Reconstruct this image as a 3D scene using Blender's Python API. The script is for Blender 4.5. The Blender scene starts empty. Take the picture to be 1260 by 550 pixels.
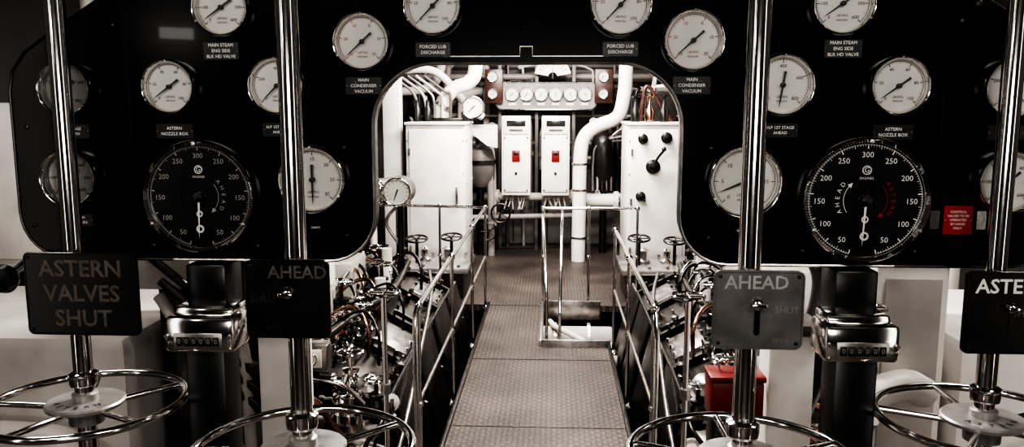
import bpy, bmesh, math, random
from mathutils import Vector, Matrix, Quaternion
random.seed(4)
sc=bpy.context.scene
try:
    sc.view_settings.view_transform='AgX'
    sc.view_settings.look='AgX - Very High Contrast'
    sc.view_settings.exposure=0.35
except Exception as e: print(e)

# ------------------------------------------------------------ materials
def mat(name,col,metal=0.0,rough=0.5,coat=0.0,noise=0.0,nscale=8,bump=0.0,bscale=40,emit=0,spec=0.5):
    m=bpy.data.materials.new(name); m.use_nodes=True
    nt=m.node_tree; b=nt.nodes['Principled BSDF']
    b.inputs['Base Color'].default_value=(*col,1); b.inputs['Metallic'].default_value=metal
    b.inputs['Roughness'].default_value=rough; b.inputs['Coat Weight'].default_value=coat
    b.inputs['Coat Roughness'].default_value=0.03
    b.inputs['Specular IOR Level'].default_value=spec
    if emit:
        b.inputs['Emission Color'].default_value=(*col,1); b.inputs['Emission Strength'].default_value=emit
    tc=nt.nodes.new('ShaderNodeTexCoord')
    if noise>0:
        n=nt.nodes.new('ShaderNodeTexNoise'); n.inputs['Scale'].default_value=nscale; n.inputs['Detail'].default_value=6
        nt.links.new(tc.outputs['Object'],n.inputs['Vector'])
        r=nt.nodes.new('ShaderNodeValToRGB'); r.color_ramp.elements[0].position=.3; r.color_ramp.elements[1].position=.7
        r.color_ramp.elements[0].color=(*[c*(1-noise) for c in col],1); r.color_ramp.elements[1].color=(*[min(1,c*(1+noise*.5)) for c in col],1)
        nt.links.new(n.outputs['Fac'],r.inputs['Fac']); nt.links.new(r.outputs['Color'],b.inputs['Base Color'])
        mr=nt.nodes.new('ShaderNodeMapRange'); mr.inputs['To Min'].default_value=rough*.75; mr.inputs['To Max'].default_value=min(1,rough*1.3)
        nt.links.new(n.outputs['Fac'],mr.inputs['Value']); nt.links.new(mr.outputs['Result'],b.inputs['Roughness'])
    if bump>0:
        n=nt.nodes.new('ShaderNodeTexNoise'); n.inputs['Scale'].default_value=bscale; n.inputs['Detail'].default_value=3
        nt.links.new(tc.outputs['Object'],n.inputs['Vector'])
        bp=nt.nodes.new('ShaderNodeBump'); bp.inputs['Strength'].default_value=bump; bp.inputs['Distance'].default_value=.01
        nt.links.new(n.outputs['Fac'],bp.inputs['Height']); nt.links.new(bp.outputs['Normal'],b.inputs['Normal'])
    return m
CHROME=mat('polished_steel',(.76,.735,.715),1,.11,noise=.12,nscale=14)
STEEL=mat('brushed_steel',(.46,.435,.415),1,.3,noise=.35,nscale=20,bump=.1)
HUB=mat('engraved_hub_plate',(.4,.385,.37),.6,.36,noise=.25,nscale=30)
PLATE=mat('etched_steel_plate',(.15,.145,.14),.35,.38,noise=.35,nscale=14)
SATIN=mat('satin_plate_black',(.012,.0115,.011),.2,.3,noise=.5,nscale=10)
DSTEEL=mat('dark_steel',(.065,.06,.056),1,.32,noise=.4,nscale=10)
BLACK=mat('black_gloss_panel',(.002,.002,.0025),0,.2,coat=.05,noise=.2,nscale=3,spec=.14)
BLK=mat('black_paint',(.006,.006,.006),0,.3,noise=.3,nscale=12)
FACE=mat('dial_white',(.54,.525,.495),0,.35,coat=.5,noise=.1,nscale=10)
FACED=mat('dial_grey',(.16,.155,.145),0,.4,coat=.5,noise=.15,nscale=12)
DBLK=mat('dial_black',(.005,.005,.006),0,.3,coat=.5,noise=.2)
INK=mat('dial_ink',(.012,.012,.012),0,.5,noise=.1)
WINK=mat('white_ink',(.7,.7,.68),0,.5,noise=.05)
WINK2=mat('grey_white_ink',(.32,.315,.3),0,.5,noise=.15)  # greyer tone of the white dial ink
GINK=mat('dull_brown_letter_ink',(.135,.11,.095),.3,.5,noise=.35,nscale=40)  # dull grey-brown lettering
LINK=mat('raised_letter_metal',(.42,.41,.4),.4,.35,noise=.2,nscale=40)
LINKD=mat('raised_letter_dark',(.13,.125,.12),.4,.35,noise=.4,nscale=60)  # darker tone of the raised lettering
LINKE=mat('raised_letter_darkest',(.05,.048,.046),.4,.35,noise=.5,nscale=60)  # darkest tone, for the smaller lettering
RED=mat('red_enamel',(.36,.014,.016),0,.35,noise=.2)
REDD=mat('red_dark_enamel',(.16,.01,.01),0,.3,noise=.4)
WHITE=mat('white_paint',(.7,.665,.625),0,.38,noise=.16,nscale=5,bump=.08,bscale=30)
WSHADE=mat('white_paint_shaded',(.46,.43,.4),0,.42,noise=.35,nscale=3,bump=.12,bscale=20)  # white paint with the shade on the left shell put into its colour
WDULL=mat('lagging_white',(.42,.39,.36),0,.6,noise=.35,nscale=7,bump=.35,bscale=25)
GREY2=mat('mid_grey_paint',(.2,.18,.17),0,.45,noise=.35,nscale=6,bump=.1)
GREY=mat('grey_paint',(.09,.08,.075),0,.45,noise=.35,nscale=6,bump=.1)
BTOP=mat('bench_top_polished',(.34,.32,.31),.5,.16,noise=.35,nscale=6)
DARK=mat('dark_grime',(.015,.0125,.0115),0,.32,noise=.5,nscale=9,bump=.2)
COPPER=mat('copper_pipe',(.44,.26,.19),1,.25,noise=.45,nscale=12)
WOOD=mat('mahogany_board',(.05,.018,.013),0,.35,noise=.4,nscale=14)
LABEL=mat('label_black',(.012,.012,.012),0,.35,noise=.2)
BULK=mat('bulkhead_paint',(.04,.034,.033),0,.5,noise=.45,nscale=3,bump=.1)
BULKG=mat('kick_panel_paint',(.24,.22,.21),0,.5,noise=.3,nscale=3,bump=.1)
BULKL=mat('side_bulkhead_paint',(.045,.041,.04),0,.5,noise=.4,nscale=1.5,bump=.1)
GLASSD=mat('dark_window',(.02,.02,.02),0,.1,noise=.2)
LAMP=mat('lamp_diffuser',(1,.95,.88),0,.5,emit=7)
def tread(name,col,scale=26):
    m=bpy.data.materials.new(name); m.use_nodes=True; nt=m.node_tree; b=nt.nodes['Principled BSDF']
    N=nt.nodes.new; L=nt.links.new
    tc=N('ShaderNodeTexCoord'); mp=N('ShaderNodeMapping'); mp.inputs['Rotation'].default_value=(0,0,math.radians(45)); mp.inputs['Scale'].default_value=(scale,)*3
    L(tc.outputs['Object'],mp.inputs['Vector'])
    v=N('ShaderNodeTexVoronoi'); v.inputs['Randomness'].default_value=0.0; v.inputs['Scale'].default_value=1
    v.voronoi_dimensions='2D'
    L(mp.outputs['Vector'],v.inputs['Vector'])
    r=N('ShaderNodeValToRGB'); r.color_ramp.elements[0].position=.26; r.color_ramp.elements[0].color=(1,1,1,1)
    r.color_ramp.elements[1].position=.36; r.color_ramp.elements[1].color=(0,0,0,1)
    L(v.outputs['Distance'],r.inputs['Fac'])
    n=N('ShaderNodeTexNoise'); n.inputs['Scale'].default_value=2.2; n.inputs['Detail'].default_value=7; L(tc.outputs['Object'],n.inputs['Vector'])
    r2=N('ShaderNodeValToRGB'); r2.color_ramp.elements[0].position=.32; r2.color_ramp.elements[1].position=.72
    r2.color_ramp.elements[0].color=(*[c*.5 for c in col],1); r2.color_ramp.elements[1].color=(*[c*1.3 for c in col],1)
    L(n.outputs['Fac'],r2.inputs['Fac'])
    mx=N('ShaderNodeMix'); mx.data_type='RGBA'; L(r.outputs['Color'],mx.inputs['Factor']); L(r2.outputs['Color'],mx.inputs[6])
    mu=N('ShaderNodeMix'); mu.data_type='RGBA'; mu.blend_type='MULTIPLY'; mu.inputs['Factor'].default_value=1; L(r2.outputs['Color'],mu.inputs[6]); mu.inputs[7].default_value=(2.0,1.95,1.9,1)
    mu.clamp_result=False
    L(mu.outputs[2],mx.inputs[7]); L(mx.outputs[2],b.inputs['Base Color'])
    bp=N('ShaderNodeBump'); bp.inputs['Strength'].default_value=.7; bp.inputs['Distance'].default_value=.004
    L(r.outputs['Color'],bp.inputs['Height']); L(bp.outputs['Normal'],b.inputs['Normal'])
    b.inputs['Metallic'].default_value=.4; b.inputs['Roughness'].default_value=.45
    return m
TREAD=tread('chequer_plate',(.062,.051,.046))

# ------------------------------------------------------------ builder
_txt={}
def text_geo(s,bold=0):
    if (s,bold) not in _txt:
        cu=bpy.data.curves.new('t','FONT'); cu.body=s; cu.size=1; cu.align_x='CENTER'; cu.align_y='CENTER'; cu.resolution_u=2; cu.offset=bold
        ob=bpy.data.objects.new('t',cu); sc.collection.objects.link(ob)
        dg=bpy.context.evaluated_depsgraph_get(); me=bpy.data.meshes.new_from_object(ob.evaluated_get(dg))
        _txt[(s,bold)]=([v.co.copy() for v in me.vertices],[tuple(p.vertices) for p in me.polygons])
        bpy.data.objects.remove(ob); bpy.data.curves.remove(cu); bpy.data.meshes.remove(me)
    return _txt[(s,bold)]
def perp(a):
    a=a.normalized(); t=Vector((0,0,1)) if abs(a.z)<.9 else Vector((1,0,0))
    u=a.cross(t).normalized(); return u,a.cross(u).normalized()
def T(x,y,z): return Matrix.Translation((x,y,z))
FRONT=Matrix(((1,0,0,0),(0,0,-1,0),(0,1,0,0),(0,0,0,1)))   # local x right, y up, z toward -Y
def empty(name,loc=(0,0,0)):
    e=bpy.data.objects.new(name,None); e.location=loc; sc.collection.objects.link(e); return e
class G:
    def __init__(s,name): s.name=name; s.v=[]; s.f=[]; s.mi=[]; s.ms=[]; s.M=Matrix.Identity(4)
    def add(s,vs,fs,m,M=None):
        o=len(s.v); X=s.M@M if M is not None else s.M
        s.v+= [X@Vector(v) for v in vs]
        if m not in s.ms: s.ms.append(m)
        k=s.ms.index(m)
        for f in fs: s.f.append([o+i for i in f]); s.mi.append(k)
    def box(s,c,d,m,bev=0,rot=None):
        x,y,z=d[0]/2,d[1]/2,d[2]/2
        M=T(*c)
        if rot: M=M@Matrix.Rotation(rot[2],4,'Z')@Matrix.Rotation(rot[1],4,'Y')@Matrix.Rotation(rot[0],4,'X')
        if bev>0:
            bm=bmesh.new(); bmesh.ops.create_cube(bm,size=1)
            for v in bm.verts: v.co=Vector((v.co.x*d[0],v.co.y*d[1],v.co.z*d[2]))
            bmesh.ops.bevel(bm,geom=bm.edges[:],offset=min(bev,min(d)*.45),segments=2,profile=.5,affect='EDGES')
            bm.verts.index_update()
            s.add([v.co.copy() for v in bm.verts],[[v.index for v in f.verts] for f in bm.faces],m,M); bm.free(); return
        vs=[(-x,-y,-z),(x,-y,-z),(x,y,-z),(-x,y,-z),(-x,-y,z),(x,-y,z),(x,y,z),(-x,y,z)]
        s.add(vs,[(0,3,2,1),(4,5,6,7),(0,1,5,4),(1,2,6,5),(2,3,7,6),(3,0,4,7)],m,M)
    def bb(s,x0,x1,y0,y1,z0,z1,m,bev=0):
        s.box(((x0+x1)/2,(y0+y1)/2,(z0+z1)/2),(abs(x1-x0),abs(y1-y0),abs(z1-z0)),m,bev)
    def lathe(s,prof,o,axis,m,n=28):
        o=Vector(o);a=Vector(axis).normalized();u,w=perp(a);vs=[];fs=[]
        for r,h in prof:
            for i in range(n):
                t=2*math.pi*i/n; vs.append(o+a*h+(u*math.cos(t)+w*math.sin(t))*max(r,1e-5))
        for j in range(len(prof)-1):
            for i in range(n):
                k=(i+1)%n; fs.append((j*n+i,j*n+k,(j+1)*n+k,(j+1)*n+i))
        if prof[0][0]>0.0005: fs.append(tuple(range(n))[::-1])
        if prof[-1][0]>0.0005: fs.append(tuple((len(prof)-1)*n+i for i in range(n)))
        s.add(vs,fs,m)
    def ring(s,prof,o,axis,m,n=48):
        o=Vector(o);a=Vector(axis).normalized();u,w=perp(a);vs=[];fs=[]
        for r,h in prof:
            for i in range(n):
                t=2*math.pi*i/n; vs.append(o+a*h+(u*math.cos(t)+w*math.sin(t))*r)
        J=len(prof)
        for j in range(J-1):
            for i in range(n):
                k=(i+1)%n; fs.append((j*n+i,j*n+k,(j+1)*n+k,(j+1)*n+i))
        s.add(vs,fs,m)
    def cyl(s,a,b,r,m,r2=None,n=20):
        a=Vector(a);b=Vector(b); s.lathe([(r,0),(r if r2 is None else r2,(b-a).length)],a,b-a,m,n)
    def tube(s,pts,r,m,n=10,sub=6,smooth=True,closed=False):
        P=[Vector(p) for p in pts]
        if smooth and (len(P)>2) and sub>1:
            Q=[];N=len(P)
            for i in range(N if closed else N-1):
                p0=P[(i-1)%N] if (closed or i>0) else P[0]*2-P[1]; p1=P[i]; p2=P[(i+1)%N]; p3=P[(i+2)%N] if (closed or i+2<N) else P[-1]*2-P[-2]
                for k in range(sub):
                    t=k/sub; Q.append(.5*((2*p1)+(p2-p0)*t+(2*p0-5*p1+4*p2-p3)*t*t+(3*p1-p0-3*p2+p3)*t**3))
            if not closed: Q.append(P[-1])
            P=Q
        N=len(P);vs=[];fs=[];u=None
        for i in range(N):
            if closed: d=(P[(i+1)%N]-P[i-1])
            else: d=(P[min(i+1,N-1)]-P[max(i-1,0)])
            d.normalize()
            if u is None: u,_=perp(d)
            u=(u-d*u.dot(d)); 
            if u.length<1e-4: u,_=perp(d)
            u.normalize(); w=d.cross(u)
            for k in range(n):
                t=2*math.pi*k/n; vs.append(P[i]+(u*math.cos(t)+w*math.sin(t))*r)
        for i in range(N if closed else N-1):
            j=(i+1)%N
            for k in range(n):
                l=(k+1)%n; fs.append((i*n+k,i*n+l,j*n+l,j*n+k))
        if not closed: fs+= [tuple(range(n))[::-1],tuple((N-1)*n+k for k in range(n))]
        s.add(vs,fs,m)
    def torus(s,c,nrm,R,r,m,n=48,k=10):
        c=Vector(c);u,w=perp(Vector(nrm)); s.tube([c+(u*math.cos(2*math.pi*i/n)+w*math.sin(2*math.pi*i/n))*R for i in range(n)],r,m,k,1,False,True)
    def poly(s,pts,z0,z1,m,M=None):
        n=len(pts); vs=[(p[0],p[1],z0) for p in pts]+[(p[0],p[1],z1) for p in pts]
        fs=[tuple(range(n))[::-1],tuple(range(n,2*n))]+[(i,(i+1)%n,n+(i+1)%n,n+i) for i in range(n)]
        s.add(vs,fs,m,M)
    def text(s,t,size,m,M,bold=0):
        if not t.strip(): return
        V,F=text_geo(t,bold)
        s.add([(v.x*size,v.y*size,0) for v in V],F,m,M)
    def sphere(s,c,r,m,n=16):
        s.lathe([(r*math.sin(math.pi*i/10),-r*math.cos(math.pi*i/10)) for i in range(11)],c,(0,0,1),m,n)
    def build(s,origin=None,ang=38,parent=None):
        me=bpy.data.meshes.new(s.name)
        if origin is None:
            lo=[min(v[i] for v in s.v) for i in range(3)];hi=[max(v[i] for v in s.v) for i in range(3)]
            origin=Vector(((lo[0]+hi[0])/2,(lo[1]+hi[1])/2,lo[2]))
        o=Vector(origin)
        me.from_pydata([v-o for v in s.v],[],s.f)
        for m in s.ms: me.materials.append(m)
        me.polygons.foreach_set('material_index',s.mi)
        me.polygons.foreach_set('use_smooth',[True]*len(me.polygons))
        me.update(); me.set_sharp_from_angle(angle=math.radians(ang))
        ob=bpy.data.objects.new(s.name,me); ob.location=o; sc.collection.objects.link(ob)
        if parent: ob.parent=parent; ob.location=o-parent.location
        return ob
def arc(cx,cy,r,a0,a1,n=10):
    return [(cx+r*math.cos(math.radians(a0+(a1-a0)*i/n)),cy+r*math.sin(math.radians(a0+(a1-a0)*i/n))) for i in range(n+1)]
def rrect(w,h,r,n=5):
    return arc(w/2-r,h/2-r,r,0,90,n)+arc(-w/2+r,h/2-r,r,90,180,n)+arc(-w/2+r,-h/2+r,r,180,270,n)+arc(w/2-r,-h/2+r,r,270,360,n)

# ------------------------------------------------------------ room shell
def simple(name,x0,x1,y0,y1,z0,z1,m):
    g=G(name); g.bb(x0,x1,y0,y1,z0,z1,m); return g.build()
simple('wall_far',-3.2,3.2,9.6,9.7,-1.3,2.7,BULK)
simple('wall_left',-3.3,-3.2,-3,9.7,-1.3,2.7,BULKL)
simple('wall_right',3.2,3.3,-3,9.7,-1.3,2.7,BULKL)
simple('wall_near',-3.3,3.3,-3.1,-3,-1.3,2.7,BULKL)
simple('ceiling',-3.3,3.3,-3.1,9.7,2.7,2.8,BULKL)
simple('floor_bilge',-3.3,3.3,-3.1,9.7,-1.4,-1.3,DARK)
g=G('floor')
g.bb(-3.2,3.2,-3,1.9,-.05,0,TREAD)
g.bb(-.44,.44,1.9,5.33,-.05,0,TREAD)
g.bb(-.44,-.01,5.33,6.48,-.05,0,TREAD)
g.bb(-1.7,1.7,6.48,9.6,-.05,0,TREAD)
for y in (3.92,5.03,6.46):
    g.bb(-.44,.44 if not 5.3<y<6.47 else -.01,y-.004,y+.004,.0,.002,DSTEEL)
for s in (-1,1):
    y1=6.48 if s<0 else 5.33
    g.bb(s*.44,s*.462,1.9,y1,-.10,.025,DSTEEL,.004)
g.bb(-.02,.0,5.33,6.48,-.12,.04,STEEL,.004); g.bb(-.0,.46,5.31,5.34,-.12,.05,STEEL,.004); g.bb(0,.46,6.47,6.5,-.12,.04,STEEL,.004)
g.build((0,0,0))

# ------------------------------------------------------------ gauge panel
half=[(0,2.08),(.78,2.08),(.9,1.975),(1.054,1.861),(1.17,1.79),(1.25,1.735),(1.285,1.69),(1.296,1.64)]
half+=arc(1.176,1.335,.12,0,-90,8)+arc(.498,1.335,.12,270,180,8)+arc(.223,1.55,.155,0,90,12)+[(0,1.705)]
left=[(-x,z) for x,z in half[1:-1]][::-1]
outline=half+left
g=G('gauge_panel'); g.M=T(0,2.0,0)@FRONT
g.poly(outline,-.05,0,BLACK)
g.tube([(x,z,0) for x,z in outline],.004,DSTEEL,8,1,False,True)
arch=arc(.498,1.335,.12,270,180,8)+arc(.223,1.55,.155,0,90,12)
arch=[(.9,1.215)]+arch+[(-x,z) for x,z in arch[::-1]]+[(-.9,1.215)]
g.tube([(x,z,.002) for x,z in arch],.0042,STEEL,8,1,False,False)
g.tube([(-.2,1.722,.0),(-.015,1.722,.0),(-.015,1.745,.0),(.015,1.745,0),(.015,1.722,0),(.2,1.722,0)],.0022,STEEL,6,1,False,False)
for x,z in [(.45,1.28),(.45,1.5),(1.26,1.3),(1.26,1.55),(.42,1.66),(.0,1.79),(.68,1.25),(.95,1.25),(1.02,1.8)]:
    for s in (-1,1): g.lathe([(.005,0),(.005,.003),(.003,.004),(0,.004)],(s*x,z,0),(0,0,1),DSTEEL,10)
g.build()

def letters_arc(g,t,R,a0,a1,size,m,z):
    n=len(t)
    for i,ch in enumerate(t):
        a=a0+(a1-a0)*(i/(n-1) if n>1 else 0); ar=math.radians(a)
        M=T(R*math.cos(ar),R*math.sin(ar),z)@Matrix.Rotation(ar-math.pi/2,4,'Z')
        g.text(ch,size,m,M)
def needle(g,ang,Lf,Lb,w,m,z):
    a=math.radians(ang); M=T(0,0,z)@Matrix.Rotation(a,4,'Z')
    g.poly([(-Lb,-w*1.3),(-Lb*.55,-w*.9),(0,-w),(Lf*.75,-w*.5),(Lf,0),(Lf*.75,w*.5),(0,w),(-Lb*.55,w*.9),(-Lb,w*1.3)],0,.0015,m,M)
def bezel(g,R,lip=.13,m=CHROME,d=.03):
    g.ring([(R*1.0,0),(R*1.0,d*.6),(R*.985,d*.85),(R*.95,d),(R*(1-lip*.6),d*.97),(R*(1-lip),d*.75),(R*(1-lip)-.002,d*.35)],(0,0,0),(0,0,1),m)
    for i in range(3):
        t=math.radians(90+120*i); g.lathe([(R*.035,0),(R*.035,.003),(0,.004)],(R*.93*math.cos(t),R*.93*math.sin(t),d*.98),(0,0,1),STEEL,8)
def gauge(x,z,R,nums,ang=225,face=None,y=2.0,redpart=False,cap='',a0=225,a1=-45,name='pressure_gauge'):
    g=G(name); g.M=T(x,y,z)@FRONT
    F=face or FACE
    bezel(g,R); r=R*.87; zf=.011
    g.lathe([(r,0),(r,zf)],(0,0,0),(0,0,1),F,48)
    zt=zf+.0006
    N=(len(nums)-1)*10
    for i in range(N+1):
        a=math.radians(a0+(a1-a0)*i/N); L=.13 if i%10==0 else (.1 if i%5==0 else .06); w=.0009 if i%10==0 else .0004
        rr=r*.93; mm=RED if redpart and i<N*.45 else INK
        g.poly([(rr-r*L,-w),(rr,-w),(rr,w),(rr-r*L,w)],0,.0004,mm,T(0,0,zt)@Matrix.Rotation(a,4,'Z'))
    g.tube([(r*.93*math.cos(math.radians(a0+(a1-a0)*i/40)),r*.93*math.sin(math.radians(a0+(a1-a0)*i/40)),zt) for i in range(41)],.0005,INK,4,1,False)
    for i,t in enumerate(nums):
        a=math.radians(a0+(a1-a0)*i/(len(nums)-1)); mm=RED if redpart and i<len(nums)*.45 else INK
        g.text(t,R*.15,mm,T(r*.66*math.cos(a),r*.68*math.sin(a),zt+.0003))
    g.text('LBF/IN2' if not cap else cap,R*.11,RED if redpart else INK,T(0,-r*.42,zt)); g.text('PRESSURE',R*.08,INK,T(0,-r*.58,zt))
    needle(g,ang,r*.84,r*.5,R*.032,INK,zf+.006)
    g.lathe([(R*.08,0),(R*.08,.01),(0,.011)],(0,0,zf),(0,0,1),INK,16)
    return g.build()
n1=['0','100','200','300','400','500','600']; n2=['0','20','40','60','80','100']; n3=['30','20','10','0','10','20']; n4=['0','200','400','600','800']
gd=[(.740,1.840,.073,n1,215,0),(.397,1.757,.0725,n3,222,1),(.224,1.840,.073,n2,226,0),(.880,1.650,.069,n2,216,0),(.610,1.652,.073,n4,262,0),
    (1.143,1.645,.070,n4,225,0),(.530,1.422,.088,['0','5','10','15','20','25','30'],270,0),(1.15,1.424,.075,n1,225,0)]
for s in (-1,1):
    for x,z,R,nn,a,rd in gd:
        f=None
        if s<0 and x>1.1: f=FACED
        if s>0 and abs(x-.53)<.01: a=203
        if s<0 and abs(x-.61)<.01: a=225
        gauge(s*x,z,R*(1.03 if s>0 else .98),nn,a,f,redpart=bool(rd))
for s in (-1,1):
    g=G('revolution_indicator_dial'); g.M=T(s*.818,2.0,1.378)@FRONT
    W_=WINK if s>0 else WINK2
    R=.153 if s>0 else .143
    bezel(g,R,.085,d=.035); r=R*.915; zf=.014; zt=zf+.001
    g.lathe([(r,0),(r,zf)],(0,0,0),(0,0,1),DBLK,64)
    for i in range(121):
        a=270-14-i*332/120; L=.075 if i%10==0 else (.055 if i%5==0 else .03); w=.0013 if i%10==0 else .0006
        g.poly([(r*.96-r*L,-w),(r*.96,-w),(r*.96,w),(r*.96-r*L,w)],0,.0004,W_,T(0,0,zt)@Matrix.Rotation(math.radians(a),4,'Z'))
    g.tube([(r*.96*math.cos(math.radians(256-332*i/70)),r*.96*math.sin(math.radians(256-332*i/70)),zt) for i in range(71)],.0007,W_,4,1,False)
    for k,t in enumerate(['50','100','150','200','250','300','250','200','150','100','50']):
        a=math.radians(270-27.5-(k)*(305/10)); g.text(t,R*.125,W_,T(r*.78*math.cos(a),r*.78*math.sin(a),zt))
    c1,c2=(WINK,RED) if s>0 else (DSTEEL,WINK2)
    letters_arc(g,'AHEAD' if s>0 else 'ASTERN',r*.47,205,145,R*.1,c1,zt)
    letters_arc(g,'ASTERN' if s>0 else 'AHEAD',r*.47,38,-28,R*.1,c2,zt)
    for a0,a1,cc in ((215,140,c1),(40,-40,c2)):
        g.tube([(r*.37*math.cos(math.radians(a0+(a1-a0)*i/12)),r*.37*math.sin(math.radians(a0+(a1-a0)*i/12)),zt) for i in range(13)],.0009,cc,5,1,False)
        a=math.radians(a1); g.poly([(0,-.006),(.012,0),(0,.006)],0,.0005,cc,T(r*.37*math.cos(a),r*.37*math.sin(a),zt)@Matrix.Rotation(a-math.pi/2,4,'Z'))
    g.torus((0,r*.52,zt),(0,0,1),R*.065,.0016,WINK,20,5); g.text('G',R*.12,WINK,T(0,r*.52,zt+.001)); g.text('ENGINES',R*.055,WINK,T(0,r*.38,zt))
    needle(g,268,r*.8,r*.1,R*.02,WINK,zf+.006)
    g.torus((-.0,-r*.62,zf+.007),(0,0,1),R*.055,.0026,WINK,20,6)
    needle(g,92,r*.2,r*.1,R*.03,DSTEEL,zf+.008)
    g.lathe([(R*.09,0),(R*.08,.014),(0,.016)],(0,0,zf),(0,0,1),DSTEEL,20)
    g.torus((0,-r*.33,zf+.006),(0,0,1),R*.045,.002,WINK,16,6)
    g.build()
def label(x,z,w,h,lines,m=LABEL,ink=WINK,size=.011,y=2.0):
    g=G('engraved_label_plate'); g.M=T(x,y,z)@FRONT
    g.poly(rrect(w,h,.003),0,.003,m)
    for i,t in enumerate(lines): g.text(t,size,ink,T(0,(len(lines)-1)*size*.62-i*size*1.24,.0034),.012)
    for sx in (-1,1): g.lathe([(.0018,0),(0,.001)],(sx*(w/2-.004),0,.003),(0,0,1),STEEL,8)
    return g.build()
for s in (-1,1):
    label(s*.75,1.737,.088,.042,['MAIN STEAM','ENG SIDE','BLK HD VALVE'])
    label(s*.226,1.738,.085,.034,['FORCED LUB','DISCHARGE'])
    label(s*.398,1.652,.09,.042,['MAIN','CONDENSER','VACUUM'])
    label(s*.878,1.541,.095,.036 ,['ASTERN','NOZZLE BOX'])
    label(s*.612,1.545,.085,.034,['H.P 1ST STAGE','AHEAD'],size=.01)
    label(s*1.14,1.54,.085,.034,['L.P STAGE','ASTERN'],size=.01)
    label(s*.53,1.3,.03,.012,['SHAFT'],size=.007)
label(1.045,1.33,.068,.07,['CONTROL','VALVES TO BE','OPERATED','BY HAND','ONLY'],RED,WINK,.008)
label(.99,1.33,.022,.045,['',''],STEEL); label(1.1,1.33,.022,.045,['',''],STEEL)
label(-1.14,1.315,.07,.03,['STEAM','PRESSURE'],size=.01)
for x in (-.545,1.02):
    g=G('panel_lamp_finial'); g.M=T(x,1.93,1.87)
    g.lathe([(.0,-.045),(.006,-.044),(.009,-.035),(.006,-.027),(.012,-.02),(.014,-.005),(.009,.004),(.009,.05),(.014,.055),(.014,.09)],(0,0,0),(0,0,1),CHROME,16)
    g.cyl((0,0,.03),(0,.07,.03),.005,CHROME); g.build()
g=G('bulkhead_lamp_fitting'); g.bb(1.62,1.98,3.0,3.1,2.12,2.34,STEEL,.02); g.bb(1.65,1.95,2.98,3.0,2.14,2.31,LAMP,.005)
for i in range(4): g.cyl((1.69+i*.07,2.965,2.12),(1.69+i*.07,2.965,2.34),.006,STEEL,n=8)
g.cyl((1.8,3.05,2.34),(1.8,3.05,2.7),.015,STEEL); g.build()

# ------------------------------------------------------------ shafts with handwheels
def letters_arc2(g,t,c,R):
    n=len(t)
    for i,ch in enumerate(t):
        a=math.radians(215+110*i/(n-1)); M=T(*c)@T(R*math.cos(a),R*math.sin(a),0)@Matrix.Rotation(a+math.pi/2,4,'Z')
        g.text(ch,.021,INK,M,.02)
def wheel(s,x,y,tag):
    g=G('valve_handwheel'); z=.877; R=.232
    g.torus((x,y,z),(0,0,1),R,.0098,CHROME,72,14)
    g.lathe([(.024,-.05),(.04,-.045),(.042,-.005),(.09,.0),(.092,.008),(.088,.012),(.03,.014),(.03,.03),(.024,.034)],(x,y,z-.004),(0,0,1),HUB,40)
    for i in range(5):
        a=2*math.pi*i/5+.35*(1 if s>0 else 2)
        p=Vector((math.cos(a),math.sin(a),0)); c=Vector((x,y,z))
        g.tube([c+p*.04+Vector((0,0,-.012)),c+p*.12+Vector((0,0,-.006)),c+p*R],.0078,CHROME,10,5)
    letters_arc2(g,tag,(x,y,z+.0095),.062)
    g.lathe([(.0225,0),(.0225,1.75)],(x,y,.4),(0,0,1),CHROME,40)
    g.lathe([(.032,0),(.034,.01),(.034,.03),(.024,.036)],(x,y,.925),(0,0,1),CHROME,32)
    g.lathe([(.045,0),(.05,.03),(.05,.40),(.03,.42)],(x,y,.0),(0,0,1),DSTEEL,28)
    g.build()
wheel(-1,-1.083,1.87,'ASTERN'); wheel(1,1.075,1.87,'ASTERN'); wheel(-1,-.463,1.63,'AHEAD'); wheel(1,.463,1.63,'AHEAD')

def sign(x,y,z,w,h,lines,m,ink,slot=None,rim=True,ink2=None):
    g=G('valve_indicator_plate'); g.M=T(x,y,z)@FRONT
    g.poly(rrect(w,h,.014,6),-.008,.0,m)
    if rim: g.tube([(p[0],p[1],0) for p in rrect(w-.004,h-.004,.013,6)],.0025,m,6,1,False,True)
    for t,tx,tz,sz in lines: g.text(t,sz,(ink2 if (ink2 and sz<.03) else ink),T(tx,tz,.0008),.018)
    if slot:
        sx,sz=slot
        g.poly(rrect(.011,.062,.005),0,.002,BLK,T(sx,sz-.02,0))
        g.lathe([(.014,0),(.013,.006),(.007,.012),(.0,.013)],(sx,sz+.012,0),(0,0,1),CHROME,20)
        g.box((sx+.0,sz+.012,.016),(.03,.008,.006),CHROME,.002)
    for sx2 in (-1,1):
        for sz2 in (-1,1): g.lathe([(.004,0),(.003,.002),(0,.0025)],(sx2*(w/2-.012),sz2*(h/2-.012),0),(0,0,1),DSTEEL,10)
    g.build()
sign(-1.05,1.835,1.16,.275,.2,[('ASTERN',0,.06,.056),('VALVES',0,.0,.056),('SHUT',0,-.06,.056)],BLK,GINK)
sign(-.474,1.60,1.211,.174,.164,[('AHEAD',.022,.055,.037),('SHUT',-.05,.0,.022),('OPEN',-.03,-.06,.013)],SATIN,LINKD,(0,.0),ink2=LINKE)
sign(.477,1.60,1.2,.178,.16,[('AHEAD',-.005,.055,.038),('SHUT',.056,.0,.019),('OPEN',.045,-.062,.012)],PLATE,LINK,(-.002,.0),ink2=GREY2)
sign(1.102,1.84,1.14,.21,.19,[('ASTERN',0,.06,.046),('SHUT',.03,.0,.022),('OPEN',.05,-.07,.014)],SATIN,WINK,(-.0,-.0),ink2=LINKD)
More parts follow.
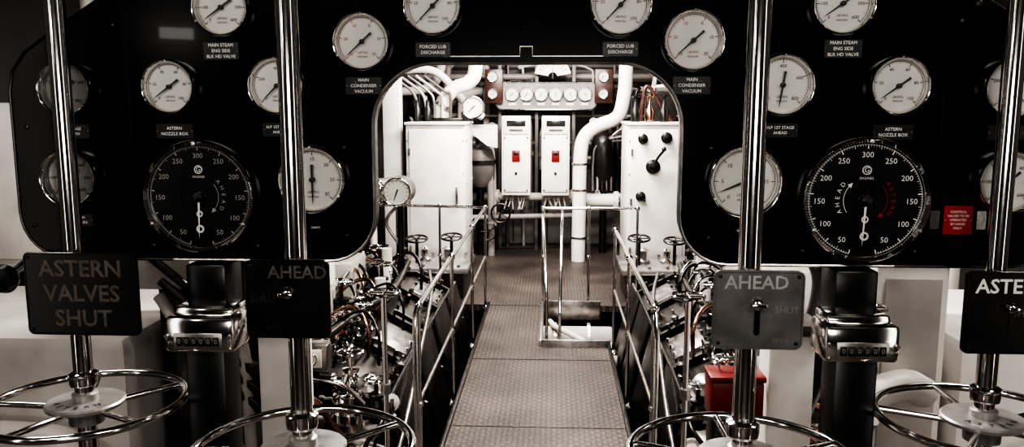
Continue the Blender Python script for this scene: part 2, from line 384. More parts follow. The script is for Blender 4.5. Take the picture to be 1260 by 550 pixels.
g=G('black_lever_knob'); g.lathe([(.012,-.02),(.03,-.015),(.036,0),(.03,.02),(.0,.026)],(-1.255,1.86,1.19),(0,-1,0),BLK,24); g.cyl((-1.255,1.87,1.19),(-1.255,1.96,1.22),.01,CHROME); g.build()

for s in (-1,1):
    x=s*.79; g=G('revolution_counter')
    g.bb(x-.05,x+.05,1.93,2.04,1.10,1.215,BLK,.006)
    g.box((x,1.93,1.052),(.172,.12,.09),CHROME,.012)
    g.box((x,1.95,1.1),(.15,.1,.03),CHROME,.01)
    g.box((x,1.87,1.038),(.12,.006,.04),STEEL,.002)
    for i in range(6):
        g.box((x-.045+i*.018,1.8665,1.038),(.015,.004,.022),DSTEEL,.001)
        g.text('0',.017,LINK,T(x-.045+i*.018,1.8642,1.038)@FRONT)
    g.text('COUNTER',.011,INK,T(x,1.8694,1.082)@FRONT); g.text('REVOLUTIONS',.008,INK,T(x,1.8694,1.008)@FRONT)
    for sx in (-.078,.078): g.cyl((x+sx,1.865,1.05),(x+sx,1.875,1.05),.005,STEEL,n=10)
    g.bb(x-.05,x+.05,1.9,2.0,.05,1.01,BLK,.006); g.bb(x-.09,x+.09,1.86,2.04,0,.05,BLK,.006)
    g.build()

# ------------------------------------------------------------ railings
def rail(g,pts,r=.012,m=CHROME): g.tube(pts,r,m,12,1,False)
def post(g,x,y,z0,z1,m=CHROME):
    g.cyl((x,y,z0),(x,y,z1),.0105,m,n=14); g.sphere((x,y,z1),.02,m,12); g.sphere((x,y,(z1+z0)/2+.0),.017,m,12); g.lathe([(.03,0),(.025,.01),(.013,.025)],(x,y,z0),(0,0,1),m,14)
g=G('walkway_handrail')
for y in (3.2,4.3,5.4,6.48): post(g,-.478,y,-.03,.8)
rail(g,[(-.478,3.2,.8),(-.478,6.48,.8),(-1.45,6.48,.82)]); rail(g,[(-.478,3.2,.4),(-.478,6.48,.4)],.008,STEEL)
for x in (-.85,-1.2): post(g,x,6.50,.0,.81)
rail(g,[(-.478,3.2,.8),(-.478,3.14,.78),(-.478,3.12,.7),(-.478,3.12,-.1)])
g.build()
g=G('walkway_handrail')
for y in (3.2,4.3,5.30): post(g,.478,y,-.03,.8)
rail(g,[(.478,3.12,-.1),(.478,3.12,.7),(.478,3.2,.8),(.478,5.30,.8)]); rail(g,[(.478,3.2,.4),(.478,5.30,.4)],.008,STEEL)
g.build()
g=G('stair_well_railing')
rail(g,[(-.01,6.54,.79),(.75,6.54,.79)])
for x in (-.01,.36,.75): post(g,x,6.54,0,.79)
rail(g,[(-.01,6.54,.79),(-.01,6.3,.76),(.03,5.40,.3),(.03,5.40,-.2)],.011)
rail(g,[(.14,6.54,.79),(.14,6.3,.76),(.12,5.45,.2),(.12,5.40,-.3)],.011)
g.build()
for s in (-1,1):
    g=G('valve_extension_spindle'); g.cyl((s*.575,3.0,-.4),(s*.575,3.0,.9),.011,CHROME,n=14); g.torus((s*.575,3.0,.9),(0,0,1),.06,.007,CHROME,28,8)
    for i in range(4): g.cyl((s*.575,3.0,.9),(s*.575+.06*math.cos(i*1.571),3.0+.06*math.sin(i*1.571),.9),.005,CHROME,n=6)
    for z in (.1,.5): g.lathe([(.02,0),(.02,.04)],(s*.575,3.0,z),(0,0,1),STEEL,12)
    g.build()

g=G('bilge_pipework')
for i,(y,z,r) in enumerate([(6.2,-.2,.1),(5.9,-.22,.085),(5.62,-.2,.05)]):
    g.cyl((-.1,y,z),(.53,y,z),r,WDULL if i<2 else GREY2); 
    for x in (.08,.34): g.cyl((x,y,z),(x+.025,y,z),r*1.3,STEEL)
g.tube([(.05,6.35,-.1),(.1,6.1,-.08),(.25,5.9,-.1),(.38,5.6,-.1)],.022,WHITE); g.bb(.0,.44,5.4,6.4,-.36,-.33,GREY,.0); g.build()

# ------------------------------------------------------------ cabinets
def cabinet(s):
    g=G('switchgear_cabinet'); x0,x1=s*.74,s*1.28
    g.bb(x0,x1,7.4,8.1,.0,1.45,WHITE,.012)
    a,b=min(x0,x1),max(x0,x1)
    g.bb(a+.03,b-.03,7.385,7.4,.1,1.4,WHITE,.006)
    g.bb(a-.01,b+.01,7.38,8.12,1.44,1.465,WHITE,.005); g.bb(a-.01,b+.01,7.38,8.12,0,.06,GREY,.005)
    for z in (.3,.75,1.2): g.cyl((a+.035,7.38,z-.03),(a+.035,7.38,z+.03),.01,STEEL,n=10)
    for z in (.12,.4,.7,1.0,1.3): 
        for xx in (a+.015,b-.015): g.cyl((xx,7.4,z),(xx,7.39,z),.006,STEEL,n=8)
    if s<0:
        g.box((b-.07,7.37,.8),(.02,.03,.16),STEEL,.004)
        for z in (.1,.5,.9,1.3): g.cyl((b,7.5,z),(b+.012,7.5,z),.012,STEEL,n=8); g.cyl((b,8.0,z),(b+.012,8.0,z),.012,STEEL,n=8)
    else:
        for (x,z,r) in ((.87,1.32,.045),(.965,1.07,.065),(.86,.80,.045),(1.08,1.33,.05)):
            g.lathe([(r,0),(r,.02),(r*.7,.03),(r*.6,.06),(0,.065)],(x,7.385,z),(0,-1,0),BLK,20)
        g.tube([(.965,7.34,1.07),(1.0,7.33,1.15),(1.05,7.3,1.22)],.012,BLK); g.sphere((1.05,7.3,1.23),.022,BLK)
        g.tube([(.86,7.34,.80),(.9,7.33,.76)],.01,BLK)
    g.build()
cabinet(-1); cabinet(1)
for x0,x1 in ((-.485,-.176),(-.058,.242)):
    g=G('control_box'); xc=(x0+x1)/2
    g.bb(x0,x1,8.7,8.85,.66,1.51,WHITE,.012); g.bb(x0+.02,x1-.02,8.685,8.7,.7,1.3,WHITE,.005); g.bb(x0+.02,x1-.02,8.685,8.7,1.315,1.49,WHITE,.005)
    g.bb(xc-.03,xc+.03,8.85,9.1,.8,.86,GREY2); g.bb(xc-.03,xc+.03,8.85,9.1,1.3,1.36,GREY2)
    g.box((xc,8.68,1.43),(.2,.01,.06),GLASSD,.002); g.box((xc,8.68,1.36),(.14,.008,.02),GREY,.002)
    g.box((xc+.0,8.675,1.085),(.085,.012,.12),REDD,.003); g.box((xc,8.668,1.11),(.05,.01,.03),BLK,.002)
    g.lathe([(.016,0),(.012,.02),(0,.022)],(xc,8.685,.9),(0,-1,0),BLK,14)
    for zz in (.72,1.28):
        for dx in (-.12,.12): g.cyl((xc+dx,8.685,zz),(xc+dx,8.675,zz),.008,DSTEEL,n=8)
    for i in range(6):
        xx=x0+.06+i*.035; g.tube([(xx,8.78,.67),(xx+random.uniform(-.02,.02),8.78,.6),(xx+random.uniform(-.05,.05),8.78,.5)],.007,WDULL,6,4)
    g.build()
g=G('control_box_frame')
for x in (-.53,-.12,.29): g.bb(x-.02,x+.02,9.1,9.16,0.0,2.1,GREY,.004)
g.bb(-.6,.6,9.1,9.16,.58,.64,GREY2,.004); g.build()
def minig(g,x,z,R,y,m=FACE,ang=225):
    M0=g.M; g.M=M0@T(x,y,z)@FRONT; bezel(g,R,.16,d=.035)
    g.lathe([(R*.86,0),(R*.86,.015)],(0,0,0),(0,0,1),m,28)
    for i in range(13):
        a=math.radians(225-270*i/12); g.poly([(R*.62,-.0015),(R*.78,-.0015),(R*.78,.0015),(R*.62,.0015)],0,.001,INK,T(0,0,.0155)@Matrix.Rotation(a,4,'Z'))
    needle(g,ang,R*.7,R*.2,R*.05,INK,.02); g.M=M0
g=G('steam_gauge_board'); g.M=T(0,9.0,0)@FRONT
g.poly([(x-.014,z+1.722) for x,z in rrect(1.1,.29,.07)],-.02,0,GREY2)
g.tube([(x-.014,z+1.722,0) for x,z in rrect(1.1,.29,.07)],.01,CHROME,6,1,False,True)
g.M=Matrix.Identity(4)
for i in range(6): minig(g,-.385+i*.158,1.745,.077,8.99,ang=225+i*17)
for i in range(6): g.box((-.385+i*.158,8.995,1.635),(.08,.004,.025),WHITE)
g.build()
for s in (-1,1):
    xc=-.585 if s<0 else .61
    g=G('wooden_gauge_board'); g.box((xc,8.96,1.825),(.2,.03,.37),WOOD,.012)
    minig(g,xc-.01,1.93,.06,8.945,ang=240); minig(g,xc-.01,1.745,.055,8.945,ang=200); g.build()
g=G('clinometer_scale'); g.M=T(.055,9.02,1.93)@FRONT
g.poly(arc(0,0,.2,10,170,20)+arc(0,0,.05,170,10,8),-.01,.0,WHITE)
for i in range(9): g.poly([(.12,-.004),(.17,-.004),(.17,.004),(.12,.004)],0,.003,RED,Matrix.Rotation(math.radians(30+15*i),4,'Z'))
needle(g,90,.13,.02,.006,INK,.006); g.build()

# ------------------------------------------------------------ far pipework
def flange(g,p,d,r,m=STEEL):
    p=Vector(p);d=Vector(d).normalized(); g.cyl(p-d*.018,p+d*.018,r,m,n=24)
    u,w=perp(d)
    for i in range(8):
        t=2*math.pi*i/8; q=p+(u*math.cos(t)+w*math.sin(t))*r*.82; g.cyl(q-d*.028,q+d*.028,.009,m,n=6)
FP=empty('far_bulkhead_pipework',(0,9.0,0))
g=G('steam_pipe_s_bend')
g.tube([(.80,8.44,2.68),(.80,8.44,2.0),(.785,8.44,1.72),(.72,8.44,1.5),(.5,8.44,1.4),(.38,8.44,1.28),(.345,8.44,1.05),(.34,8.44,.6),(.335,8.44,.0)],.072,WHITE,18,8)
for z in (.25,.75,1.02): g.cyl((.34,8.44,z-.01),(.34,8.44,z+.01),.078,STEEL,n=24)
g.build(parent=FP)
g=G('steam_pipe_bend')
g.tube([(-1.03,8.0,1.47),(-1.02,8.0,1.64),(-.9,8.0,1.78),(-.76,8.0,1.84),(-.69,8.0,2.0),(-.68,8.0,2.68)],.07,WHITE,18,8)
g.cyl((-1.02,8.0,1.6),(-1.0,8.0,1.63),.085,STEEL)
g.tube([(-1.6,8.3,1.95),(-1.25,8.3,1.98),(-1.05,8.3,1.9),(-.8,8.35,1.6),(-.66,8.4,1.5)],.04,WHITE,14,6)
g.tube([(-1.6,8.5,1.75),(-1.25,8.5,1.8),(-1.1,8.5,2.0),(-1.05,8.5,2.6)],.045,WDULL,14,6)
g.build(parent=FP)
g=G('cross_main_pipe')
g.cyl((-1.5,8.95,.62),(1.7,8.95,.62),.045,WDULL); 
for x in (-.55,.28,.56,.9): flange(g,(x,8.95,.62),(1,0,0),.08,WDULL)
g.tube([(-.6,8.7,.0),(-.6,8.7,.5),(-.62,8.7,.9),(-.75,8.7,1.2)],.04,GREY2)
g.tube([(-.95,8.9,1.3),(-.7,8.9,1.28),(-.6,8.9,1.1),(-.58,8.9,.3)],.03,WDULL)
g.cyl((-1.2,8.6,.42),(.3,8.9,.42),.03,GREY2)
g.cyl((.4,8.8,.6),(.75,8.8,.6),.07,WHITE); flange(g,(.4,8.8,.6),(1,0,0),.1,WHITE); flange(g,(.75,8.8,.6),(1,0,0),.1,WHITE)
g.M=T(0,8.55,0)@FRONT; g.poly([(-.95,1.42),(-.52,1.42),(-.52,1.18),(-.62,1.2),(-.8,1.34),(-.95,1.36)],-.05,.05,WHITE); g.M=Matrix.Identity(4)
g.build(parent=FP)
g=G('pipe_cluster')
rnd=random.Random(9)
for i in range(40):
    x=rnd.uniform(-1.6,1.7); r=rnd.choice([.012,.015,.02,.03,.04]); m=rnd.choice([DARK,GREY,WDULL,DSTEEL,GREY2,GREY,DARK,STEEL,WOOD]); y=rnd.uniform(9.2,9.5)
    z0=rnd.choice([0,.6,.9]); z1=rnd.uniform(1.5,2.3)
    g.tube([(x,y,z0),(x,y,z1-.2),(x+.05*rnd.choice([-1,1]),y,z1-.05),(x+.25*rnd.choice([-1,1]),y,z1)],r,m,8,4)
    if i%3==0: flange(g,(x,y,rnd.uniform(z0+.1,z1-.3)),(0,0,1),r*2.1,m)
for i in range(7):
    z=rnd.uniform(.9,2.2); g.cyl((-1.6,9.3+.03*i,z),(1.6,9.3+.03*i,z),rnd.choice([.015,.025,.035]),rnd.choice([GREY2,WDULL,DARK]),n=10)
for i in range(12):
    x=rnd.choice([rnd.uniform(-.95,-.55),rnd.uniform(.42,.75)]); z=rnd.uniform(.75,1.5)
    g.lathe([(.0,-.05),(.04,-.04),(.05,0),(.03,.05),(.05,.06),(.05,.08),(.01,.09),(.01,.13),(.05,.135),(0,.14)],(x,9.1,z),(0,-1,0),rnd.choice([GREY2,DSTEEL,WDULL]),14)
g.build(parent=FP)
g=G('feed_filter_vessel')
g.lathe([(.0,-.22),(.1,-.2),(.155,-.12),(.16,.1),(.13,.2),(.05,.25),(.05,.35)],(-.72,8.75,.95),(0,0,1),GREY,24); flange(g,(-.72,8.75,1.02),(0,0,1),.18,DSTEEL); g.cyl((-.72,8.75,0),(-.72,8.75,.78),.04,DSTEEL); g.build(parent=FP)
g=G('lub_oil_vessel')
g.lathe([(.0,-.22),(.1,-.2),(.14,-.12),(.14,.25),(.1,.33),(.04,.36),(.04,.5)],(.62,8.95,.98),(0,0,1),DARK,24); g.cyl((.62,8.95,0),(.62,8.95,.78),.04,DSTEEL)
for i in range(5): g.tube([(.5+.05*i,8.85,.7),(.5+.05*i,8.85,1.0+.04*i),(.55+.05*i,8.85,1.2+.03*i),(.85,8.85,1.25+.05*i)],.012,[GREY2,WDULL,WOOD,STEEL,GREY][i])
g.build(parent=FP)
def vwheel(x,y,z,R,nrm=(0,-1,0),m=DSTEEL,stem=.2,par=None):
    g=G('stop_valve_wheel'); c=Vector((x,y,z)); n=Vector(nrm).normalized(); u,w=perp(n)
    g.torus(c,n,R,R*.1,m,32,8)
    for i in range(5):
        t=2*math.pi*i/5; g.cyl(c,c+(u*math.cos(t)+w*math.sin(t))*R,R*.07,m,n=8)
    g.cyl(c+n*.02,c-n*stem,R*.12,m,n=10); g.lathe([(R*.25,0),(R*.5,.03),(R*.5,.1),(R*.3,.14)],c-n*(stem+.1),n,m,14); g.build(parent=par)
vwheel(-.49,8.6,.48,.1,par=FP); vwheel(-.62,8.6,.28,.09,par=FP)
g=G('far_kick_panel'); g.bb(-.9,.95,9.52,9.58,.0,.55,BULKG,.01)
for x in (-.4,0,.4): g.bb(x-.008,x+.008,9.51,9.52,.02,.53,DARK)
g.build()
g=G('cable_junction_rack')
for i,x in enumerate((-1.22,-1.12)): g.lathe([(.035,0),(.035,.12),(.02,.14),(.02,.2)],(x,7.7,1.467),(0,0,1),BLK,16)
g.bb(-1.2,-.8,7.8,7.88,1.467,1.5,DSTEEL,.01); minig(g,-.7,1.6,.11,7.82); g.cyl((-.7,7.83,1.6),(-.7,7.9,1.6),.1,GREY)
g.bb(-.82,-.75,7.84,7.9,1.467,1.56,DSTEEL)
for i in range(5): g.tube([(-1.25+i*.08,7.9,1.467),(-1.25+i*.08,7.9,1.6+i*.03),(-1.3+i*.08,7.9,1.75),(-1.5+i*.08,7.9,1.9)],.014,[GREY2,WDULL,STEEL,WDULL,GREY][i])
g.build()
g=G('relief_valve_rack')
for i,x in enumerate((.82,.95,1.08)): g.lathe([(.04,0),(.045,.1),(.02,.14),(.02,.22),(.05,.23),(.05,.25)],(x,7.6,1.467),(0,0,1),(COPPER if i==1 else BLK),16)
g.tube([(.9,7.9,1.467),(.95,7.9,1.8),(1.1,7.9,1.6),(1.2,7.9,1.47)],.02,WOOD); g.bb(.95,1.25,7.95,8.05,1.467,1.75,DARK,.01)
for i,z in enumerate((1.8,1.88,1.97)): g.tube([(1.0,8.0,1.5),(1.0+.03*i,8.0,z-.05),(1.1,8.0,z),(1.6,8.0,z)],.018,[WHITE,GREY2,STEEL][i])
g.build()
for s in (-1,1):
    g=G('bulkhead_stanchion'); g.bb(s*1.34,s*1.5,7.45,7.6,0,2.7,WHITE,.01); g.cyl((s*1.62,7.5,0),(s*1.62,7.5,2.7),.035,WHITE)
    g.build()
    g=G('side_bulkhead_panel'); g.bb(s*1.9,s*1.95,7.7,9.55,0,2.7,GREY); g.build()
for s in (-1,1):
    g=G('machinery_casing_bench'); g.bb(s*.64,s*1.75,6.62,7.3,.22,.27,BTOP,.01); g.bb(s*.68,s*1.7,6.66,7.25,0.002,.22,DARK,.01)
    g.bb(s*.7,s*1.7,6.02,6.4,.05,.1,BTOP,.01); g.bb(s*.74,s*1.66,6.05,6.38,-1.28,.05,DARK,.01)
    for i in range(7):
        for y in (6.67,7.25): g.cyl((s*(.72+i*.15),y,.27),(s*(.72+i*.15),y,.29),.015,STEEL,n=6)
    for i in range(4):
        x=s*(.85+i*.2); g.lathe([(.06,0),(.06,.02),(.03,.04),(.03,.1),(.05,.11),(0,.14)],(x,6.95,.27),(0,0,1),[STEEL,CHROME,DSTEEL,CHROME][i],18)
    for i in range(2):
        c=Vector((s*(.8+.3*i),6.85,.5-.02*i)); g.torus(c,(0,-.2,1),.09,.009,DSTEEL,28,8); g.cyl(c,c-Vector((0,0,.24)),.014,DSTEEL,n=8)
        for k in range(5): g.cyl(c,c+Vector((.09*math.cos(k*1.257),.09*math.sin(k*1.257),.018*math.sin(k*1.257))),.006,DSTEEL,n=6)
    g.build()
g=G('twin_gauge_stand'); 
g.cyl((-.99,5.45,1.03),(-.99,5.62,1.03),.1,GREY,n=28); minig(g,-.99,1.03,.1,5.45,ang=250)
g.M=T(-1.13,5.5,1.02)@Matrix.Rotation(math.radians(-35),4,'Z')@T(1.13,-5.5,-1.02); minig(g,-1.16,1.02,.1,5.5); g.cyl((-1.16,5.5,1.02),(-1.16,5.66,1.02),.095,GREY,n=28); g.M=Matrix.Identity(4)
g.cyl((-.99,5.55,.40),(-.99,5.55,.95),.022,DSTEEL); g.tube([(-.99,5.6,.95),(-1.1,5.6,.8),(-1.0,5.6,.6),(-1.1,5.6,.43)],.012,STEEL); g.build()

# ------------------------------------------------------------ engines
def valve(g,p,sc_=1.0,m=STEEL,wm=CHROME):
    x,y,z=p; k=sc_
    g.lathe([(.02*k,-.08*k),(.045*k,-.08*k),(.045*k,-.065*k),(.025*k,-.055*k),(.045*k,-.02*k),(.05*k,0),(.045*k,.02*k),(.025*k,.05*k),(.04*k,.055*k),(.04*k,.07*k),(.012*k,.075*k),(.01*k,.15*k)],(x,y,z),(0,0,1),m,18)
    g.cyl((x-.09*k,y,z),(x+.09*k,y,z),.026*k,m,n=14); g.cyl((x-.09*k,y,z),(x-.075*k,y,z),.045*k,m,n=14); g.cyl((x+.075*k,y,z),(x+.09*k,y,z),.045*k,m,n=14)
    g.torus((x,y,z+.15*k),(0,0,1),.06*k,.007*k,wm,24,8)
    for i in range(4):
        t=math.pi/2*i; g.cyl((x,y,z+.15*k),(x+.06*k*math.cos(t),y+.06*k*math.sin(t),z+.15*k),.005*k,wm,n=6)
def engine(s):
    rn=random.Random(21+s)
    E=empty('main_engine',(s*1.1,4.6,-1.3))
    g=G('casing'); 
    sec=[(.60,-1.28),(.60,-.1),(.70,.22),(.95,.36),(1.35,.36),(1.7,.1),(1.7,-1.28)]
    n=len(sec)
    def ext(sec,y0,y1,m):
        vs=[(s*x,y0,z) for x,z in sec]+[(s*x,y1,z) for x,z in sec]
        g.add(vs,[tuple(range(n)),tuple(range(n,2*n))[::-1]]+[(i,i+n,(i+1)%n+n,(i+1)%n) for i in range(n)],m)
    ext(sec,3.5,5.9,DARK)
    big=[(.57,-1.28),(.57,-.08),(.675,.25),(.94,.395),(1.37,.395),(1.74,.12),(1.74,-1.28)]
    for y in (3.5,4.1,4.7,5.3,5.86):
        ext(big,y,y+.04,DSTEEL)
        for (x,z) in ((.61,.02),(.66,.18),(.76,.3),(.88,.365),(1.0,.4),(1.2,.4)):
            g.cyl((s*x,y+.02,z),(s*(x-.01),y+.02,z+.03),.012,STEEL,n=6)
    for i,y in enumerate((3.82,4.42,5.02,5.58)):
        g.box((s*.815,y,.30),(.2,.34,.03),[DSTEEL,STEEL,DSTEEL,BTOP][i],.008,(0,-s*math.radians(29),0))
        for dx in (-.08,.08):
            for dy in (-.13,0,.13): g.cyl((s*(.815+dx),y+dy,.30+dx*.55),(s*(.81+dx),y+dy,.335+dx*.55),.01,CHROME,n=6)
    for y in (3.75,4.35,4.95,5.5): valve(g,(s*rn.uniform(.95,1.15),y,.47),rn.uniform(.8,1.2),DSTEEL if y>4 else STEEL)
    for i in range(9): valve(g,(s*rn.uniform(.92,1.3),rn.uniform(3.6,5.7),.42),rn.uniform(.45,.8),rn.choice([STEEL,DSTEEL,COPPER]))
    for i in range(26):
        x=rn.uniform(.72,1.3); y=rn.uniform(3.55,5.8); z=.24+min(.12,(x-.72)*.55); r=rn.uniform(.012,.028)
        g.lathe([(r*1.6,0),(r*1.6,.012),(r,.015),(r,.05),(r*1.3,.055),(r*1.3,.07),(r*.5,.08),(r*.4,.11),(0,.115)],(s*x,y,z),(-s*.3,0,1),rn.choice([CHROME,STEEL,DSTEEL]),12)
    g.lathe([(.30,0),(.30,.05),(.2,.06),(.18,.16),(.1,.2),(0,.2)],(s*1.15,3.5,.0),(0,-1,0),DSTEEL,36)
    for i in range(12):
        t=2*math.pi*i/12; g.cyl((s*1.15+.265*math.cos(t),3.45,.265*math.sin(t)),(s*1.15+.265*math.cos(t),3.41,.265*math.sin(t)),.015,CHROME,n=6)
    g.bb(s*1.14,s*1.4,4.1,4.4,.36,.82,WHITE,.02); g.bb(s*1.16,s*1.38,4.085,4.1,.45,.78,WHITE,.006); g.cyl((s*1.27,4.08,.62),(s*1.27,4.05,.62),.05,STEEL)
    g.bb(s*1.2,s*1.45,5.0,5.4,.36,.62,WSHADE,.02)
    for i in range(3): g.cyl((s*(1.0+.03*i),4.9+.25*i,.36),(s*(1.0+.03*i),4.9+.25*i,.55+.05*i),.035,WHITE,n=16)
    g.build(parent=E)
    g=G('oil_pump')
    g.box((s*.8,3.35,.1),(.22,.2,.22),STEEL,.02); 
    g.ring([(.09,0),(.09,.02),(.078,.03),(.055,.03),(.05,.0)],(s*.8,3.25,.11),(0,-1,0),CHROME,32); g.lathe([(.05,0),(.045,.015),(0,.018)],(s*.8,3.25,.11),(0,-1,0),WHITE,24)
    for a in (-1,1):
        for b in (-1,1): g.cyl((s*.8+a*.085,3.25,.1+b*.085),(s*.8+a*.085,3.22,.1+b*.085),.013,CHROME,n=6)
    g.cyl((s*.8,3.35,.2),(s*.8,3.35,.36),.045,STEEL); flange(g,(s*.8,3.35,.28),(0,0,1),.09,CHROME); valve(g,(s*.8,3.35,.42),.9,CHROME)
    g.cyl((s*.8,3.35,-1.2),(s*.8,3.35,0),.08,DARK)
    g.box((s*.98,3.4,.52),(.15,.08,.12),STEEL,.01); g.box((s*.98,3.357,.52),(.1,.006,.08),WHITE,.002); g.torus((s*.98,3.35,.52),(0,1,0),.028,.005,CHROME,20,6)
    g.cyl((s*.98,3.42,.3),(s*.98,3.42,.47),.02,DSTEEL)
    valve(g,(s*.68,3.3,.33),.8,DSTEEL,CHROME); valve(g,(s*1.05,3.2,.3),.9,STEEL); valve(g,(s*1.2,3.4,.42),1.1,DSTEEL,CHROME)
    valve(g,(s*.72,3.15,-.05),.8,STEEL); valve(g,(s*.95,3.1,.0),.9,DSTEEL,CHROME)
    g.cyl((s*1.0,3.3,-1.2),(s*1.0,3.3,.28),.05,DSTEEL)
    g.bb(s*.6,s*1.35,3.2,3.48,-1.28,-.2,DARK,.02)
    for i in range(22):
        x=rn.uniform(.64,1.28); z=rn.uniform(-.18,.45); r=rn.uniform(.018,.045)
        g.lathe([(r*1.4,0),(r*1.4,.015),(r,.02),(r,.07),(r*1.3,.075),(r*1.3,.09),(r*.4,.1),(0,.11)],(s*x,3.4,z),(0,-1,rn.uniform(-.2,.8)),rn.choice([DSTEEL,STEEL,CHROME,WDULL]),16)
    g.build(parent=E)
    g=G('oil_pipes')
    def cp(pts,r=.013,m=COPPER):
        g.tube([(s*x,y,z) for x,y,z in pts],r,m,10,8)
    cp([(1.25,3.1,.3),(1.15,3.1,.42),(1.0,3.1,.47),(.88,3.1,.42),(.83,3.15,.3),(.78,3.2,.2)],.014)
    cp([(1.2,3.12,.2),(1.08,3.05,.33),(.95,3.05,.38),(.86,3.05,.3),(.88,3.1,.18),(.98,3.1,.1),(1.1,3.15,.05)],.011)
    cp([(.7,3.15,.4),(.78,3.1,.5),(.95,3.1,.53),(1.08,3.15,.6),(1.15,3.3,.7)],.01,CHROME)
    cp([(.66,3.2,-.3),(.66,3.15,.0),(.7,3.15,.2),(.64,3.2,.3),(.64,3.4,.34),(.66,4.0,.32),(.66,5.6,.32)],.01,DSTEEL)
    cp([(.6,3.3,.1),(.6,3.6,.2),(.64,4.2,.3),(.7,5.0,.42),(.8,5.6,.45)],.012,STEEL)
    cp([(1.0,3.2,.4),(1.02,3.6,.5),(.95,4.2,.52),(.9,4.8,.5),(.95,5.6,.52)],.02,DSTEEL)
    cp([(1.2,3.3,.5),(1.15,3.8,.6),(1.2,4.5,.55),(1.25,5.5,.6)],.014,CHROME)
    for i in range(16):
        x=rn.uniform(.66,1.2); y=rn.uniform(3.12,3.4); z=rn.uniform(-.2,.35)
        cp([(x,y,z-.5),(x,y,z),(x+rn.uniform(-.1,.1),y-.05,z+.08),(x+rn.uniform(-.2,.2),y,z+rn.uniform(.02,.15))],rn.choice([.006,.008,.012,.016]),rn.choice([COPPER,CHROME,STEEL,DSTEEL,WDULL,CHROME]))
    for i in range(14):
        x=rn.uniform(.78,1.2); y=rn.uniform(3.8,5.6)
        cp([(x,y,.33),(x,y,.5),(x+.1,y+.1,.58),(x+.25,y+.1,.5),(x+.3,y+.1,.34)],rn.choice([.008,.012]),rn.choice([COPPER,CHROME,DSTEEL,DSTEEL]))
    g.build(parent=E)
    g=G('gear_guards')
    for i,y in enumerate((3.85,4.5,5.15,5.75)):
        g.box((s*.61,y,.05),(.02,.5,.5),DARK,.006,(0,s*math.radians(14),0)); g.tube([(s*.67,y-.25,.29),(s*.67,y+.25,.29)],.008,STEEL,8,1,False)
    g.build(parent=E)
engine(-1); engine(1)

# ------------------------------------------------------------ casings beneath the panel (sides)
for s in (-1,1):
    E=empty('condenser_shell',(s*1.9,3.0,-1.3))
    g=G('shell')
    WW=WHITE if s>0 else WSHADE  # left shell takes the white with shade painted in
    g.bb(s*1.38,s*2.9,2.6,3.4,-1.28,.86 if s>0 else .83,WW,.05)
    if s>0:
        g.bb(1.12,1.36,2.65,3.0,-1.28,1.15,WHITE,.02); g.bb(1.11,1.37,2.64,3.01,1.12,1.16,GREY2,.01)
        g.bb(1.15,1.33,2.64,2.65,.2,1.05,WSHADE,.01)
    else:
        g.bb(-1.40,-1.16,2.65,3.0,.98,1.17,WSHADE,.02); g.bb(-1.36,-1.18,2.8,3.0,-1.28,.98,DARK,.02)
        for i in range(5):
            g.box((-1.18+.05*i,2.7,1.0-.1*i),(.03,.12,.36),[DARK,DSTEEL,DARK,WOOD,DARK][i],.006,(0,math.radians(-50),0))
        g.tube([(-1.3,2.7,.95),(-1.2,2.66,.85),(-1.1,2.66,.9),(-1.0,2.66,.8),(-.98,2.66,.4)],.022,WDULL)
        g.tube([(-1.25,2.75,.6),(-1.15,2.7,.75),(-1.0,2.7,.7),(-.95,2.7,.3)],.03,GREY2)
    g.build(parent=E)
    g=G('drain_pipes')
    g.tube([(s*1.45,2.5,-1.0),(s*1.45,2.5,.25),(s*1.53,2.5,.45),(s*1.7,2.5,.5),(s*2.4,2.5,.5)],.06,WW,18,6)
    if s>0:
        g.tube([(s*1.0,2.5,-1.0),(s*1.0,2.5,.5),(s*1.05,2.5,.68),(s*1.16,2.5,.74),(s*1.25,2.55,.7)],.05,WHITE,16,6); flange(g,(s*1.0,2.5,.3),(0,0,1),.085,WHITE)
    g.tube([(s*.95,2.45,.2),(s*.98,2.4,.55),(s*1.0,2.3,.7)],.015,WDULL)
    g.tube([(s*1.0,2.9,1.15),(s*1.05,2.85,1.0),(s*1.0,2.8,.8),(s*.9,2.8,.5)],.07,DARK)
    valve(g,(s*1.06,2.55,.84),.9,DSTEEL,CHROME); g.build(parent=E)
    g=G('support_post'); g.bb(s*.78,s*.93,2.62,2.75,-1.28,.88,WHITE,.01); g.bb(s*.76,s*.95,2.60,2.77,.86,.9,GREY,.01); g.build(parent=E)
    g=G('grating_step'); g.bb(s*.7,s*1.4,2.1,2.42,.3,.33,TREAD); g.bb(s*.7,s*1.4,2.42,2.44,.25,.38,STEEL,.004); g.bb(s*.8,s*.84,2.1,2.4,-1.28,.3,DARK); g.bb(s*1.3,s*1.34,2.1,2.4,-1.28,.3,DARK); g.build(parent=E)
    g=G('side_riser_pipe'); g.cyl((s*1.85,3.7,-1.28),(s*1.85,3.7,2.68),.05,WHITE); g.cyl((s*2.05,3.7,-1.28),(s*2.05,3.7,2.68),.035,WDULL); flange(g,(s*1.85,3.7,1.4),(0,0,1),.08,WHITE); g.build()
g=G('switch_cupboard'); g.bb(-2.95,-2.2,3.6,3.9,.84,1.62,WHITE,.02); g.bb(-2.9,-2.25,3.58,3.6,.9,1.57,WHITE,.01); g.cyl((-2.3,3.58,1.2),(-2.3,3.55,1.2),.02,STEEL)
g.bb(-2.9,-2.25,3.62,3.88,-1.28,.84,DARK); g.build()
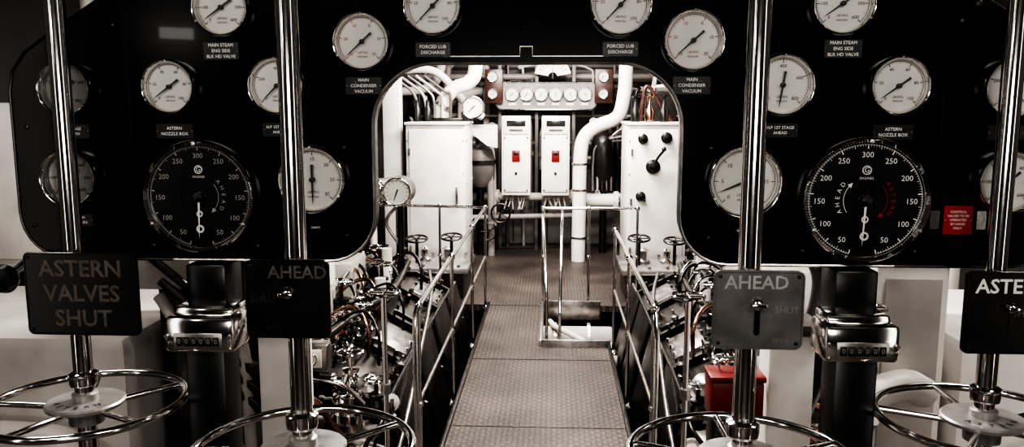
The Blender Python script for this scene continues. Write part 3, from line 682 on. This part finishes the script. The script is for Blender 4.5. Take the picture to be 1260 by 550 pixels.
g=G('red_tool_box'); g.box((.665,2.6,.66),(.17,.12,.13),REDD,.01); g.box((.665,2.6,.735),(.18,.13,.02),REDD,.006); g.tube([(.62,2.6,.745),(.62,2.6,.78),(.71,2.6,.78),(.71,2.6,.745)],.006,CHROME); g.bb(.59,.73,2.55,2.66,-1.28,.595,DARK,.01); g.build()

# ------------------------------------------------------------ lamps
def area(name,loc,rot,sx,sy,e,col=(1,.935,.865)):
    l=bpy.data.lights.new(name,'AREA'); l.shape='RECTANGLE'; l.size=sx; l.size_y=sy; l.energy=e; l.color=col
    o=bpy.data.objects.new(name,l); o.location=loc; o.rotation_euler=[math.radians(a) for a in rot]; sc.collection.objects.link(o)
area('ceiling_light_far',(0,6.9,2.62),(24,0,0),1.4,.25,130)
area('far_floor_fill',(0,8.1,2.62),(10,0,0),1.4,.2,18)  # added to brighten the far floor and kick panel
area('ceiling_light_mid',(0,5.4,2.62),(8,0,0),1.0,.25,75)
area('ceiling_light_near',(.0,3.4,2.62),(-5,0,0),.8,.2,95)
area('ceiling_light_side_l',(-1.9,2.4,2.6),(0,0,0),.6,.15,10)
area('ceiling_light_side_r',(1.6,2.35,2.6),(0,0,0),.6,.15,18)
area('panel_front_fill_l',(-1.2,-.2,2.6),(35,0,0),1.0,.2,16)  # added front fill aimed at the gauge panel
area('panel_front_fill_r',(1.2,-.2,2.6),(35,0,0),1.0,.2,17)  # same added fill for the right half of the panel
area('shaft_stripe_fill',(0,-2.6,1.5),(90,0,0),1.5,.6,26)  # added behind the camera for a bright stripe on the shafts
area('bulkhead_light_small',(-2.25,-1.0,2.05),(80,0,-35),.2,.07,1.6)
area('side_shaft_fill_l',(-2.9,-.5,1.3),(90,0,-78),.3,2.3,7)  # added tall light, reflected as a stripe in the shafts
area('side_shaft_fill_r',(2.9,-.5,1.3),(90,0,78),.3,2.3,7)  # added counterpart for the stripe on the shafts' other side
w=bpy.data.worlds.new('w'); sc.world=w; w.use_nodes=True; w.node_tree.nodes['Background'].inputs[0].default_value=(.02,.02,.02,1)

cam=bpy.data.cameras.new('camera'); cam.sensor_width=36; cam.lens=28.57; cam.clip_start=.02
co=bpy.data.objects.new('camera',cam); co.location=(.067,0,1.6); co.rotation_euler=(math.radians(90-8.14),0,math.radians(2.9)); sc.collection.objects.link(co); sc.camera=co
